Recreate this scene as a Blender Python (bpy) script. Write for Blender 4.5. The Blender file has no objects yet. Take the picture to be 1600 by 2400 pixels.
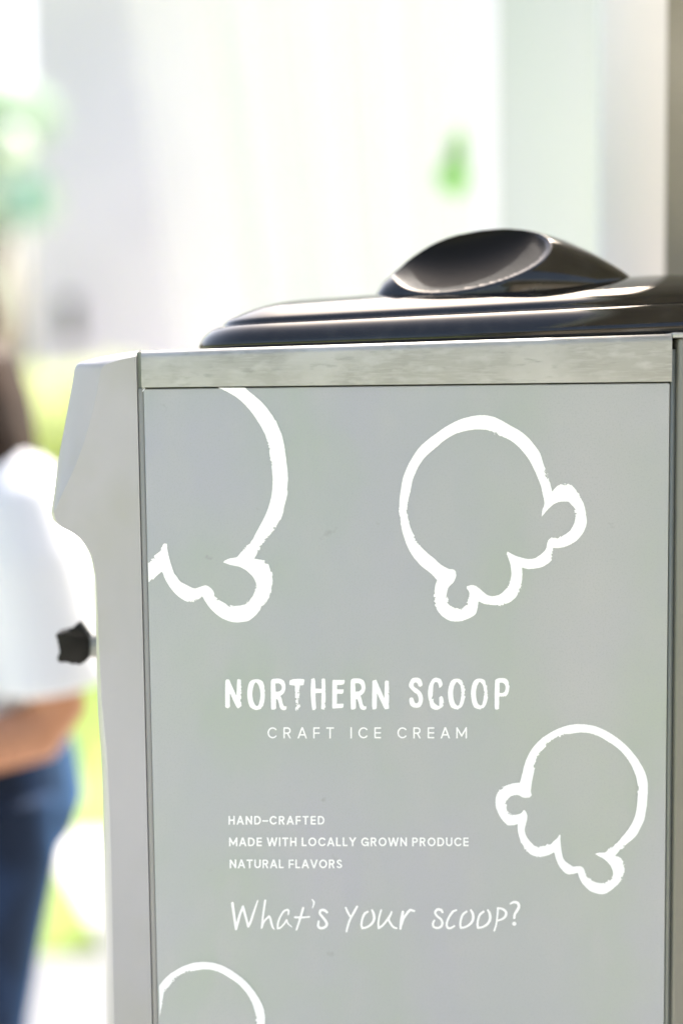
import bpy, bmesh, math, random
import numpy as np
from mathutils import Vector, Matrix, Euler
from mathutils import noise as mnoise

S = bpy.context.scene
COL = S.collection
R = math.radians
random.seed(7)

# ------------------------------------------------------------------ camera
FPX = 50.0 / 36.0 * 2400.0            # focal length in pixels of the 1600x2400 photograph
CAM = Vector((0.0, -1.2, 1.45))
cam_d = bpy.data.cameras.new('camera')
cam = bpy.data.objects.new('camera', cam_d)
COL.objects.link(cam)
S.camera = cam
cam_d.sensor_fit = 'VERTICAL'
cam_d.sensor_height = 36.0
cam_d.sensor_width = 24.0
cam_d.lens = 50.0
cam_d.clip_start = 0.05
cam_d.clip_end = 3000.0
CR = Euler((R(90) - math.atan(295.0 / FPX), 0, 0)).to_matrix() @ Matrix.Rotation(-0.0113, 3, 'Z')
cam.matrix_world = Matrix.Translation(CAM) @ CR.to_4x4()
cam_d.dof.use_dof = True
cam_d.dof.focus_distance = 1.205
cam_d.dof.aperture_fstop = 1.12

# ------------------------------------------------------------------ sky, sun, exposure
SUN_EL, SUN_AZ = R(50), R(24)          # azimuth measured from +Y towards +X
W = bpy.data.worlds.new('World')
S.world = W
W.use_nodes = True
nt = W.node_tree
sky = nt.nodes.new('ShaderNodeTexSky')
sky.sky_type = 'NISHITA'
sky.sun_disc = False
sky.sun_elevation = SUN_EL
sky.sun_rotation = SUN_AZ
sky.air_density = 1.0
sky.dust_density = 6.5
sky.ozone_density = 0.6
bg = nt.nodes['Background']
bg.inputs['Strength'].default_value = 0.15
nt.links.new(sky.outputs[0], bg.inputs['Color'])
sun_d = bpy.data.lights.new('sun', 'SUN')
sun_d.energy = 3.6
sun_d.angle = R(0.5)
sun_d.color = (1.0, 0.95, 0.88)
sun = bpy.data.objects.new('sun', sun_d)
COL.objects.link(sun)
sdir = Vector((math.sin(SUN_AZ) * math.cos(SUN_EL), math.cos(SUN_AZ) * math.cos(SUN_EL), math.sin(SUN_EL)))
sun.rotation_euler = sdir.to_track_quat('Z', 'Y').to_euler()
S.view_settings.view_transform = 'Standard'
S.view_settings.look = 'None'
S.view_settings.gamma = 1.0
S.view_settings.use_curve_mapping = False
S.view_settings.exposure = 1.45

# ------------------------------------------------------------------ helpers
def P(px, py, y=0.0):
    """World point on the plane at depth y that the photograph shows at pixel (px, py)."""
    d = CR @ Vector(((px - 800.0) / FPX, (1200.0 - py) / FPX, -1.0))
    t = (y - CAM.y) / d.y
    return CAM + d * t

def tag(o, label=None, cat=None, group=None, kind=None):
    if label: o['label'] = label
    if cat: o['category'] = cat
    if group: o['group'] = group
    if kind: o['kind'] = kind
    return o

def empty(name, loc=(0, 0, 0)):
    o = bpy.data.objects.new(name, None)
    o.empty_display_size = 0.1
    o.location = loc
    COL.objects.link(o)
    return o

def link(name, me, parent=None, world_loc=None):
    o = bpy.data.objects.new(name, me)
    COL.objects.link(o)
    if parent is not None:
        o.parent = parent
        # meshes are written in world coordinates: undo the chain of parents
        m = Matrix.Identity(4)
        p = parent
        while p is not None:
            m = p.matrix_basis @ p.matrix_parent_inverse @ m if False else m
            p = p.parent
        off = Vector((0, 0, 0))
        p = parent
        while p is not None:
            off += Vector(p.location)
            p = p.parent
        o.location = -off
    return o

def mesh_obj(name, verts, faces, m, parent=None, smooth=False):
    me = bpy.data.meshes.new(name)
    me.from_pydata([tuple(v) for v in verts], [], faces)
    me.materials.append(m)
    if smooth:
        me.polygons.foreach_set('use_smooth', [True] * len(me.polygons))
    me.update()
    return link(name, me, parent)

def bm_obj(name, bm, m, parent=None, smooth=False, angle=None):
    bmesh.ops.recalc_face_normals(bm, faces=bm.faces)
    me = bpy.data.meshes.new(name)
    bm.to_mesh(me)
    bm.free()
    me.materials.append(m)
    if smooth:
        me.polygons.foreach_set('use_smooth', [True] * len(me.polygons))
        if angle:
            me.set_sharp_from_angle(angle=angle)
    return link(name, me, parent)

def add_box(bm, lo, hi):
    x0, y0, z0 = lo; x1, y1, z1 = hi
    v = [bm.verts.new(c) for c in ((x0,y0,z0),(x1,y0,z0),(x1,y1,z0),(x0,y1,z0),(x0,y0,z1),(x1,y0,z1),(x1,y1,z1),(x0,y1,z1))]
    for f in ((0,3,2,1),(4,5,6,7),(0,1,5,4),(1,2,6,5),(2,3,7,6),(3,0,4,7)):
        bm.faces.new([v[i] for i in f])

def box(name, lo, hi, m, parent=None, bevel=0.0, seg=2):
    bm = bmesh.new()
    add_box(bm, lo, hi)
    if bevel:
        bmesh.ops.bevel(bm, geom=bm.edges[:], offset=bevel, segments=seg, affect='EDGES', profile=0.5)
    return bm_obj(name, bm, m, parent, smooth=bool(bevel), angle=R(50))

def prism(name, pts, y0, y1, m, parent=None, bevel=0.0, seg=2):
    """Outline (list of (x, z)) pulled from depth y0 to y1."""
    bm = bmesh.new()
    a = [bm.verts.new((p[0], y0, p[1])) for p in pts]
    b = [bm.verts.new((p[0], y1, p[1])) for p in pts]
    bm.faces.new(a); bm.faces.new(b[::-1])
    n = len(pts)
    for i in range(n):
        bm.faces.new((a[i], b[i], b[(i+1) % n], a[(i+1) % n]))
    if bevel:
        bmesh.ops.bevel(bm, geom=bm.edges[:], offset=bevel, segments=seg, affect='EDGES', profile=0.5)
    return bm_obj(name, bm, m, parent, smooth=bool(bevel), angle=R(45))

def loft(bm, rings, caps=True, close=True):
    """rings: list of lists of points with equal counts"""
    vs = [[bm.verts.new(p) for p in r] for r in rings]
    n = len(rings[0])
    for a, b in zip(vs, vs[1:]):
        for i in range(n if close else n - 1):
            j = (i + 1) % n
            bm.faces.new((a[i], a[j], b[j], b[i]))
    if caps:
        bm.faces.new(vs[0][::-1]); bm.faces.new(vs[-1])

def tube(bm, pts, rad, n=14, flat=1.0):
    """tapered tube through points; rad one per point"""
    pts = [Vector(p) for p in pts]
    rings = []
    up = Vector((0, 1, 0))
    for i, p in enumerate(pts):
        d = (pts[min(i+1, len(pts)-1)] - pts[max(i-1, 0)]).normalized()
        u = d.cross(up)
        if u.length < 0.1: u = d.cross(Vector((1, 0, 0)))
        u.normalize(); v = d.cross(u).normalized()
        r = rad[i] if hasattr(rad, '__len__') else rad
        rings.append([p + u * (r * math.cos(t)) + v * (r * flat * math.sin(t)) for t in [2 * math.pi * k / n for k in range(n)]])
    loft(bm, rings)

def ellipsoid(bm, c, r, n=16, m=10):
    c = Vector(c)
    mat = Matrix.Translation(c) @ Matrix.Diagonal((r[0], r[1], r[2], 1))
    bmesh.ops.create_uvsphere(bm, u_segments=n, v_segments=m, radius=1.0, matrix=mat)

def remesh(o, voxel, smooth_it=6):
    """fuse the overlapping volumes of one body into a single continuous skin"""
    md = o.modifiers.new('fuse', 'REMESH')
    md.mode = 'VOXEL'; md.voxel_size = voxel; md.use_smooth_shade = True
    ms = o.modifiers.new('relax', 'SMOOTH')
    ms.iterations = smooth_it; ms.factor = 0.6
    dg = bpy.context.evaluated_depsgraph_get()
    dg.update()
    me = bpy.data.meshes.new_from_object(o.evaluated_get(dg))
    o.modifiers.clear()
    mats = list(o.data.materials)
    o.data = me
    if not me.materials:
        for mm in mats: me.materials.append(mm)
    return o

# ------------------------------------------------------------------ materials
def mat(name, col, rough=0.5, metal=0.0, spec=0.5, ior=None, noise=None, bump=None, trans=0.0, coat=0.0, sheen=0.0, subs=0.0):
    """noise = list of (scale, stretch xyz, colour, low, high); bump = (scale, stretch, strength, distance)"""
    m = bpy.data.materials.new(name)
    m.use_nodes = True
    t = m.node_tree
    b = t.nodes['Principled BSDF']
    b.inputs['Base Color'].default_value = (*col, 1)
    b.inputs['Roughness'].default_value = rough
    b.inputs['Metallic'].default_value = metal
    b.inputs['Specular IOR Level'].default_value = spec
    if ior: b.inputs['IOR'].default_value = ior
    if coat:
        b.inputs['Coat Weight'].default_value = coat
        b.inputs['Coat Roughness'].default_value = 0.04
    if sheen: b.inputs['Sheen Weight'].default_value = sheen
    tc = t.nodes.new('ShaderNodeTexCoord')
    def ntex(scale, stretch, detail=4.0):
        mp = t.nodes.new('ShaderNodeMapping')
        mp.inputs['Scale'].default_value = stretch
        t.links.new(tc.outputs['Object'], mp.inputs['Vector'])
        n = t.nodes.new('ShaderNodeTexNoise')
        n.inputs['Scale'].default_value = scale
        n.inputs['Detail'].default_value = detail
        t.links.new(mp.outputs[0], n.inputs['Vector'])
        return n
    prev = None
    for (scale, stretch, c2, lo, hi) in (noise or []):
        n = ntex(scale, stretch)
        mr = t.nodes.new('ShaderNodeMapRange')
        mr.inputs['From Min'].default_value = lo
        mr.inputs['From Max'].default_value = hi
        t.links.new(n.outputs['Fac'], mr.inputs['Value'])
        mx = t.nodes.new('ShaderNodeMix')
        mx.data_type = 'RGBA'
        t.links.new(mr.outputs[0], mx.inputs['Factor'])
        if prev is None: mx.inputs['A'].default_value = (*col, 1)
        else: t.links.new(prev, mx.inputs['A'])
        mx.inputs['B'].default_value = (*c2, 1)
        prev = mx.outputs['Result']
    if prev is not None: t.links.new(prev, b.inputs['Base Color'])
    if bump:
        n = ntex(bump[0], bump[1], 6.0)
        bp = t.nodes.new('ShaderNodeBump')
        bp.inputs['Strength'].default_value = bump[2]
        bp.inputs['Distance'].default_value = bump[3]
        t.links.new(n.outputs['Fac'], bp.inputs['Height'])
        t.links.new(bp.outputs[0], b.inputs['Normal'])
    if trans:
        out = t.nodes['Material Output']
        tr = t.nodes.new('ShaderNodeBsdfTranslucent')
        if prev is not None: t.links.new(prev, tr.inputs['Color'])
        else: tr.inputs['Color'].default_value = (*col, 1)
        ms = t.nodes.new('ShaderNodeMixShader')
        ms.inputs[0].default_value = trans
        t.links.new(b.outputs[0], ms.inputs[1]); t.links.new(tr.outputs[0], ms.inputs[2])
        t.links.new(ms.outputs[0], out.inputs['Surface'])
    return m

M = {}
M['panel'] = mat('laminated_steel', (0.420, 0.433, 0.439), 0.40, 0.0, 0.4,
    noise=[(5.5, (1, 1, 0.9), (0.404, 0.444, 0.387), 0.44, 0.62), (4.2, (1, 1, 0.8), (0.430, 0.423, 0.468), 0.48, 0.66),
           (2.6, (1.2, 1, 0.7), (0.479, 0.469, 0.476), 0.54, 0.70), (24, (1, 1, 0.45), (0.446, 0.449, 0.447), 0.50, 0.78),  # broadest layer: faint reflections put into the colour as pale smudges
           (700, (1, 1, 1), (0.394, 0.402, 0.401), 0.50, 0.75), (38, (1, 1, 1), (0.348, 0.345, 0.342), 0.70, 0.76)],
    bump=(160, (1, 1, 0.5), 0.06, 0.0006))
M['print'] = mat('white_print', (0.93, 0.93, 0.93), 0.7, 0, 0.1)
M['steel'] = mat('brushed_stainless', (0.40, 0.395, 0.37), 0.45, 0.5, 0.5,
    noise=[(9, (1, 1, 1), (0.51, 0.505, 0.485), 0.42, 0.60), (34, (0.8, 1, 1.2), (0.36, 0.355, 0.33), 0.46, 0.72),
           (90, (0.6, 1, 1.4), (0.50, 0.50, 0.48), 0.50, 0.72), (170, (0.35, 1, 1.6), (0.31, 0.31, 0.29), 0.58, 0.80),
           (420, (0.15, 1, 1.5), (0.47, 0.465, 0.45), 0.5, 0.75)],
    bump=(320, (0.15, 1, 1.5), 0.18, 0.0005))
M['steel_dark'] = mat('shadow_gap_metal', (0.289, 0.304, 0.272), 0.45, 0.5)
M['strip'] = mat('edge_strip_metal', (0.345, 0.345, 0.310), 0.5, 0.1, noise=[(6, (1, 1, 0.3), (0.414, 0.395, 0.380), 0.4, 0.6)])
M['housing'] = mat('satin_grey_plastic', (0.395, 0.390, 0.405), 0.34, 0.0, 0.5,
    noise=[(6, (1, 1, 0.5), (0.430, 0.420, 0.445), 0.42, 0.62), (7, (1, 1, 0.7), (0.385, 0.380, 0.365), 0.52, 0.66)],
    bump=(300, (1, 1, 1), 0.04, 0.0003))
M['black'] = mat('glossy_black_plastic', (0.010, 0.0095, 0.009), 0.05, 0.0, 0.5, ior=1.65,
    noise=[(60, (1, 1, 1), (0.022, 0.021, 0.020), 0.5, 0.7)], bump=(35, (1, 1, 1), 0.035, 0.001))
M['black'].node_tree.nodes['Principled BSDF'].inputs['Specular Tint'].default_value = (1.0, 0.96, 0.90, 1)
M['recess'] = mat('matte_black_grain', (0.008, 0.007, 0.006), 0.5, 0.0, 0.16, bump=(420, (1, 1, 1), 0.35, 0.0006))
M['knob'] = mat('black_knob_plastic', (0.012, 0.010, 0.009), 0.45, 0.0, 0.2)
M['gasket'] = mat('rubber_gasket', (0.01, 0.01, 0.01), 0.5)
M['rear'] = mat('rear_sheet_metal', (0.215, 0.205, 0.17), 0.45, 0.3, noise=[(4, (1, 1, .4), (0.26, 0.25, 0.21), 0.4, 0.6)])
M['foot'] = mat('rubber_foot', (0.03, 0.03, 0.03), 0.7)
M['pillar'] = mat('taupe_render', (0.30, 0.265, 0.225), 0.85, noise=[(8, (1, 1, 1), (0.35, 0.31, 0.27), 0.4, 0.65)], bump=(120, (1, 1, 1), 0.3, 0.002))
M['frame'] = mat('cream_frame', (0.798, 0.806, 0.847), 0.55, noise=[(5, (1, 1, .3), (0.840, 0.848, 0.919), 0.4, 0.6)])
M['pane'] = mat('frosted_pane', (0.541, 0.605, 0.587), 0.5, trans=0.15, noise=[(3, (1.5, 1, .2), (0.570, 0.614, 0.639), 0.4, 0.6)])
M['curtain'] = mat('sheer_curtain', (0.68, 0.685, 0.71), 0.9, 0, 0.1, trans=0.12)
M['sheer'] = mat('thin_voile', (0.74, 0.74, 0.735), 0.9, 0, 0.1, trans=0.33)
_t = M['sheer'].node_tree; _o = _t.nodes['Material Output']; _s = _o.inputs['Surface'].links[0].from_socket
_x = _t.nodes.new('ShaderNodeBsdfTransparent'); _m = _t.nodes.new('ShaderNodeMixShader'); _m.inputs[0].default_value = 0.82
_t.links.new(_s, _m.inputs[1]); _t.links.new(_x.outputs[0], _m.inputs[2]); _t.links.new(_m.outputs[0], _o.inputs['Surface'])
M['building'] = mat('pale_plaster', (0.816, 0.709, 0.880), 0.9, 0, 0.2, noise=[(0.9, (1, 1, 1), (0.875, 0.762, 0.935), 0.4, 0.6)])
M['glass_dark'] = mat('dark_window_glass', (0.07, 0.08, 0.07), 0.15)
M['teal'] = mat('teal_paint', (0.10, 0.38, 0.36), 0.5)
M['roof'] = mat('roof_slate', (0.25, 0.24, 0.25), 0.8)
M['lamp'] = mat('lamp_globe', (0.9, 0.9, 0.92), 0.35)
M['metal_post'] = mat('post_metal', (0.35, 0.36, 0.36), 0.5, 0.3)
M['leaf_yellow'] = mat('sunlit_leaf', (0.86, 0.88, 0.66), 0.5, 0, 0.4, trans=0.7, noise=[(6, (1, 1, 1), (0.78, 0.84, 0.48), 0.45, 0.6)])
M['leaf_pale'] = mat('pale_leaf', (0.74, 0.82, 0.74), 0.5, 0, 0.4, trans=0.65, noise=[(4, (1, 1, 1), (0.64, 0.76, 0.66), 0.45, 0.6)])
M['leaf_green'] = mat('green_leaf', (0.40, 0.66, 0.30), 0.5, 0, 0.4, trans=0.6)
M['bark'] = mat('bark', (0.16, 0.12, 0.09), 0.9, noise=[(14, (1, 1, .3), (0.09, 0.07, 0.05), 0.4, 0.6)])
M['grass'] = mat('lawn', (0.26, 0.36, 0.09), 0.9, 0, 0.1, noise=[(1.4, (1, 1, 1), (0.32, 0.40, 0.12), 0.4, 0.6), (50, (1, 1, 1), (0.18, 0.27, 0.06), 0.5, 0.7)], bump=(60, (1, 1, 1), 0.6, 0.02))
M['terrace'] = mat('pale_stone', (0.55, 0.54, 0.51), 0.8, noise=[(3, (1, 1, 1), (0.60, 0.59, 0.56), 0.4, 0.6), (40, (1, 1, 1), (0.46, 0.45, 0.43), 0.6, 0.8)])
M['path'] = mat('pale_gravel', (0.62, 0.61, 0.57), 0.9, noise=[(30, (1, 1, 1), (0.52, 0.51, 0.47), 0.5, 0.7)])
M['skin'] = mat('skin', (0.46, 0.22, 0.125), 0.5, 0, 0.4, noise=[(9, (1, 1, 1), (0.44, 0.21, 0.12), 0.4, 0.6)])
M['hair'] = mat('brown_hair', (0.030, 0.018, 0.013), 0.75, 0, 0.2, noise=[(30, (1, 1, .08), (0.055, 0.030, 0.020), 0.45, 0.6)])
M['shirt'] = mat('white_cotton', (0.718, 0.727, 0.773), 0.9, 0, 0.2, bump=(14, (1, 1, .5), 0.25, 0.01))
M['jeans'] = mat('navy_denim', (0.009, 0.014, 0.03), 0.85, 0, 0.2, noise=[(20, (1, 1, .3), (0.014, 0.028, 0.07), 0.45, 0.65)], sheen=0.35)
M['jeans'].node_tree.nodes['Principled BSDF'].inputs['Sheen Tint'].default_value = (0.12, 0.40, 0.95, 1)  # blue rim light put into the sheen colour
M['shoe'] = mat('white_shoe', (0.7, 0.7, 0.7), 0.6)
M['eye'] = mat('eye_dark', (0.02, 0.015, 0.01), 0.2)
M['lip'] = mat('lip', (0.42, 0.13, 0.10), 0.4)

# ------------------------------------------------------------------ ground
def sheet(name, pts, z, m, parent=None):
    return mesh_obj(name, [(x, y, z) for x, y in pts], [tuple(range(len(pts)))], m, parent)

tag(sheet('ground', [(-400, -400), (400, -400), (400, 400), (-400, 400)], -0.008, M['grass']), kind='structure')
# terrace of laid slabs in front of the lawn
tag(sheet('terrace', [(-4, -7), (3, -7), (3, 2.33), (-4, 2.33)], -0.004, M['steel_dark']), kind='structure')
terr = bpy.data.objects['terrace']
slab_me = None
for i in range(7):
    for j in range(9):
        x = -3.99 + i * 1.0; y = -6.64 + j * 1.0
        lo = (x, y, -0.003); hi = (x + 0.985, min(y + 0.985, 2.33), 0.006 + random.uniform(0, 0.002))
        box('slab', lo, hi, M['terrace'], terr, bevel=0.002, seg=1)
# pale path crossing the lawn
def g(px, py, z=0.0):
    d = CR @ Vector(((px - 800.0) / FPX, (1200.0 - py) / FPX, -1.0))
    t = (z - CAM.z) / d.z
    q = CAM + d * t
    return (q.x, q.y)
tag(sheet('path', [g(100, 1950), g(900, 1950), g(900, 2262), g(262, 2262), g(235, 2205), g(150, 2050)], -0.004, M['path']), kind='structure')

def blades(name, n, x0, x1, y0, y1, m, h=0.05):
    vs, fs = [], []
    for k in range(n):
        x = random.uniform(x0, x1); y = random.uniform(y0, y1)
        a = random.uniform(0, math.pi); w = 0.004; hh = h * random.uniform(.5, 1.2)
        dx, dy = math.cos(a) * w, math.sin(a) * w
        lx, ly = random.uniform(-.02, .02), random.uniform(-.02, .02)
        b = len(vs)
        vs += [(x - dx, y - dy, -0.008), (x + dx, y + dy, -0.008), (x + lx, y + ly, hh)]
        fs.append((b, b + 1, b + 2))
    return mesh_obj(name, vs, fs, m)
tag(sheet('bounce_yard', [(-8, 7.4), (12, 7.4), (12, 18), (-8, 18)], -0.004, M['path']), kind='structure')  # added pale ground behind the hedge, bounces light onto the house
pa, pb = g(120, 1960), g(262, 2260)
M['blade'] = mat('grass_blade', (0.40, 0.56, 0.20), 0.6, 0, 0.3, trans=0.5, noise=[(3, (1, 1, 1), (0.50, 0.60, 0.26), 0.45, 0.6)])
gr = blades('grass', 30000, -3.0, pa[0], 2.36, 6.5, M['blade'])
tag(gr, 'short sunlit grass of the lawn beyond the terrace', 'grass', kind='stuff')

# ------------------------------------------------------------------ ice cream machine
TOPZ = P(800, 905).z
XL = (P(334, 905).x + P(373, 2400).x) / 2       # left edge of side panel
XR = P(1562, 1650).x                            # right edge of side panel
XB = 0.44                                        # back end of the machine
DEP = 0.30                                       # machine width (depth into the picture)
machine = empty('ice_cream_machine', (0.05, 0.15, 0.0))
tag(machine, 'grey soft-serve ice cream machine with white scoop drawings and lettering on its side panel', 'ice cream machine')

cab_top = TOPZ + 0.010
box('cabinet', (XL - 0.004, 0.012, 0.10), (XR + 0.001, DEP, cab_top), M['rear'], machine, bevel=0.002)
side = box('side_panel', (XL, 0.0, 0.115), (XR, 0.0115, TOPZ - 0.0005), M['panel'], machine, bevel=0.0012)
# thin light strip and dark recess at the left edge of the panel
box('edge_strip', (XL - 0.0052, 0.0035, 0.115), (XL - 0.0004, 0.0115, TOPZ), M['strip'], machine, bevel=0.0006, seg=1)

# top trim: sloping stainless band with a rolled upper edge
def trim(name, xa, xb, m, parent):
    bm = bmesh.new()
    rings = []
    n = 24
    for i in range(n + 1):
        f = i / n
        px = 330 + (1570 - 330) * f
        zt = P(px, 822 - 40 * f).z
        x = xa + (xb - xa) * f
        zb = TOPZ + 0.0008
        r = 0.0065
        ring = [(x, -0.0015, zb), (x, -0.0015, zt - r)]
        for k in range(1, 7):
            a = k / 6 * math.pi / 2
            ring.append((x, -0.0015 + r * (1 - math.cos(a)), zt - r + r * math.sin(a)))
        ring += [(x, 0.05, zt + 0.0002), (x, DEP, zt), (x, DEP, zb), (x, 0.0125, zb)]
        rings.append(ring)
    loft(bm, rings)
    return bm_obj(name, bm, m, parent, smooth=True, angle=R(35))
tr = trim('top_trim', XL - 0.0012, XR + 0.0012, M['steel'], machine)
zt_r = P(1570, 782).z
zt_l = P(330, 822).z

# rear part beyond the panel: dark seam, corner post and rear cover
box('seam_strip', (XR + 0.0015, 0.006, 0.115), (XR + 0.0062, 0.02, TOPZ + 0.028), M['steel_dark'], machine, bevel=0.0005, seg=1)
box('corner_post', (XR + 0.0064, -0.001, 0.10), (XR + 0.030, DEP, zt_r - 0.004), M['rear'], machine, bevel=0.003)
box('rear_cover', (XR + 0.0305, 0.004, 0.10), (XB, DEP - .004, zt_r - 0.006), M['rear'], machine, bevel=0.004)
box('rear_top', (XR + 0.0016, -0.0012, zt_r - 0.0035), (XB, DEP, zt_r + 0.0008), M['steel'], machine, bevel=0.001)
box('plinth', (XL - 0.06, 0.02, 0.05), (XB - 0.02, DEP - 0.02, 0.099), M['steel_dark'], machine, bevel=0.004)
for fx in (XL - 0.03, XB - 0.05):
    for fy in (0.05, DEP - 0.05):
        bm = bmesh.new(); tube(bm, [(fx, fy, 0.008), (fx, fy, 0.02), (fx, fy, 0.052)], [0.024, 0.022, 0.014], 16)
        bm_obj('foot', bm, M['foot'], machine, True, R(40))

# front housing: outline O (silhouette) and face line F, joined by a broad chamfer
O = [(326,822),(287,827),(239,836),(203,845),(184,852),(176,864),(172,888),(162,944),(149,1015),(137,1079),(128,1155),(121,1203),
     (125,1216),(144,1231),(170,1244),(193,1264),(211,1295),(219,1328),(223,1360),(225,1450),(229,1640),(234,1720),(239,1800),(244,2000),(250,2380),(254,2600)]
F = [(324,835),(292,841),(266,848),(248,855),(240,862),(237,872),(233,892),(222,948),(203,1020),(176,1095),(143,1165),(127,1203),
     (131,1219),(148,1235),(173,1249),(196,1269),(214,1300),(222,1332),(226,1362),(230,1450),(239,1640),(247,1720),(253,1800),(261,2000),(268,2380),(271,2600)]
yF, yO = 0.002, 0.021
def dens(pts, k=3):
    out = []
    n = len(pts)
    for i in range(n - 1):
        p0 = Vector(pts[max(i-1,0)]); p1 = Vector(pts[i]); p2 = Vector(pts[i+1]); p3 = Vector(pts[min(i+2,n-1)])
        sharp = i in (10, 11)
        for j in range(k):
            t = j / k
            if sharp: q = p1.lerp(p2, t)
            else: q = 0.5 * ((2*p1) + (p2-p0)*t + (2*p0-5*p1+4*p2-p3)*t*t + (3*p1-p0-3*p2+p3)*t**3)
            out.append((q.x, q.y))
    out.append(pts[-1])
    return out
Od, Fd = dens(O), dens(F)
XH = XL - 0.0056
bm = bmesh.new()
Ow = [P(a, b, yO) for a, b in Od]; Fw = [P(a, b, yF) for a, b in Fd]
Ow[0].x = Fw[0].x = XH
low = [(Ow[-1].x + .004, 0.30), (Ow[-1].x, 0.12)]
def ringset(src, y):
    r = [(min(p.x, XH - 0.0004), y, p.z) for p in src] + [(src[-1].x + 0.001, y, 0.12)]
    return r + [(XH, y, q[2]) for q in reversed(r)]
mid = [a.lerp(b, 0.30) for a, b in zip(Ow, Fw)]
mid2 = [a.lerp(b, 0.75) for a, b in zip(Ow, Fw)]
loft(bm, [ringset([a.lerp(b, .62 * (k / 8) + .38 * (1 - math.cos(k / 8 * math.pi / 2))) for a, b in zip(Ow, Fw)],
              yO - (yO - yF) * (.62 * (k / 8) + .38 * math.sin(k / 8 * math.pi / 2))) for k in range(8, 0, -1)] +
     [ringset(Ow, yO), ringset(Ow, yO + 0.004), ringset(Ow, DEP - 0.01)], caps=False)
bm.verts.ensure_lookup_table()
nr = 2 * (len(Ow) + 1)
for base in (0, len(bm.verts) - nr):
    for i in range(nr // 2 - 1):
        bm.faces.new([bm.verts[base + k] for k in (i, i + 1, nr - 2 - i, nr - 1 - i)])
housing = bm_obj('front_housing', bm, M['housing'], machine, True, R(70))
hm = housing.data
for p in hm.polygons:
    if all(abs(hm.vertices[v].co.y - yF) < 1e-5 for v in p.vertices):
        p.use_smooth = False
capk = {}
for p in hm.polygons:
    for k in p.edge_keys: capk.setdefault(k, set()).add(p.use_smooth)
for e in hm.edges:
    if len(capk.get(e.key, ())) > 1: e.use_edge_sharp = True
# dark seam between housing and trim
box('shadow_gap', (XL - 0.0056, 0.0075, 0.115), (XL - 0.0014, 0.0118, zt_l - 0.0012), M['steel_dark'], machine)

# dispensing spout and star knob on the front
ky = 0.13
def PK(u, v, y=ky):
    return P(80 + u / 7.127, 1400 + v / 7.127, y)
ko = [(740,405),(790,440),(860,545),(935,640),(962,700),(970,800),(965,900),(935,1005),(860,1055),(790,1098),(740,1080),(700,1052),(600,1045),(470,1055),(425,1020),(432,950),(470,880),(492,820),(480,760),(430,660),(392,600),(430,560),(560,575),(640,555),(690,500)]
knob = prism('star_knob', [(q.x, q.z) for q in (PK(*p) for p in ko)], ky - 0.012, ky + 0.012, M['knob'], machine, bevel=0.0016)
fin = [(560,600),(640,560),(700,470),(745,420),(800,470),(870,570),(925,660),(760,650)]
prism('knob_rib', [(q.x, q.z) for q in (PK(u, v + 8, ky - .014) for u, v in fin)], ky - 0.016, ky - 0.0125, M['knob'], knob, bevel=0.0008)
bm = bmesh.new()
c0 = PK(930, 820); 
tube(bm, [(c0.x - .001, ky, c0.z), (c0.x + .006, ky, c0.z), (c0.x + .03, ky, c0.z)], [0.0095, 0.0105, 0.013], 24)
bm_obj('knob_collar', bm, M['strip'], machine, True, R(40))

# ------------------------------------------------------------------ hopper lid
LX0, LX1 = P(478, 800, 0.15).x, 0.395
LXC = (LX0 + LX1) / 2
LY0, LY1 = 0.028, 0.272
LYC = (LY0 + LY1) / 2
hx, hy = (LX1 - LX0) / 2, (LY1 - LY0) / 2
slope = (zt_r - zt_l) / (XR - XL)
def hs(x):
    u = min(1.0, max(0.0, (x - LX0) / 0.42))
    return 1 + 0.36 * u
def lz(x): return zt_l + (x - XL) * slope + 0.0005
lid = empty('hopper_lid', (LXC, LYC, lz(LXC)))
tag(lid, 'glossy black stepped lid with a domed grip lying on top of the ice cream machine', 'lid')
def rrect(inset, rc, n=12):
    a, b = hx - inset, hy - inset
    rc = max(0.006, min(rc, a, b))
    out = []
    for cx, cy, s in ((a - rc, b - rc, 0), (-a + rc, b - rc, 90), (-a + rc, -b + rc, 180), (a - rc, -b + rc, 270)):
        for k in range(n + 1):
            t = R(s + 90 * k / n)
            out.append((cx + rc * math.cos(t), cy + rc * math.sin(t)))
    # straight runs need vertices too, for the crowning
    res = []
    for i, p in enumerate(out):
        q = out[(i + 1) % len(out)]
        d = math.hypot(q[0] - p[0], q[1] - p[1])
        m_ = 14 if d > 0.05 else 1
        if (i + 1) % (n + 1) == 0: m_ = 14
        for k in range(m_): res.append((p[0] + (q[0] - p[0]) * k / m_, p[1] + (q[1] - p[1]) * k / m_))
    return res
prof_old = [(0.004, 0.0), (0.0008, 0.0006), (0.0, 0.0025), (0.0009, 0.0062), (0.0035, 0.0110), (0.0078, 0.0155), (0.0135, 0.0188), (0.0185, 0.0202),
        (0.0215, 0.0203), (0.0225, 0.0208), (0.0232, 0.0225), (0.0250, 0.0262), (0.0295, 0.0305), (0.0370, 0.0345), (0.0470, 0.0375),
        (0.060, 0.0400), (0.075, 0.0415), (0.090, 0.0424), (0.105, 0.0428), (0.112, 0.0429)]
prof = prof_old[:10] + [(0.0230, 0.0228), (0.0243, 0.0246), (0.0265, 0.0260), (0.0310, 0.0282), (0.0385, 0.0312), (0.048, 0.0343), (0.060, 0.0373), (0.075, 0.0400),
        (0.090, 0.0417), (0.105, 0.0426), (0.112, 0.0429)]
bm = bmesh.new()
rings = []
for ins, z in prof:
    rings.append([(LXC + x, LYC + y, lz(LXC + x) + z * hs(LXC + x)) for x, y in rrect(ins, 0.075 - ins)])
loft(bm, rings)
bm_obj('lid_shell', bm, M['black'], lid, True, R(60))
bm = bmesh.new()
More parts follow.
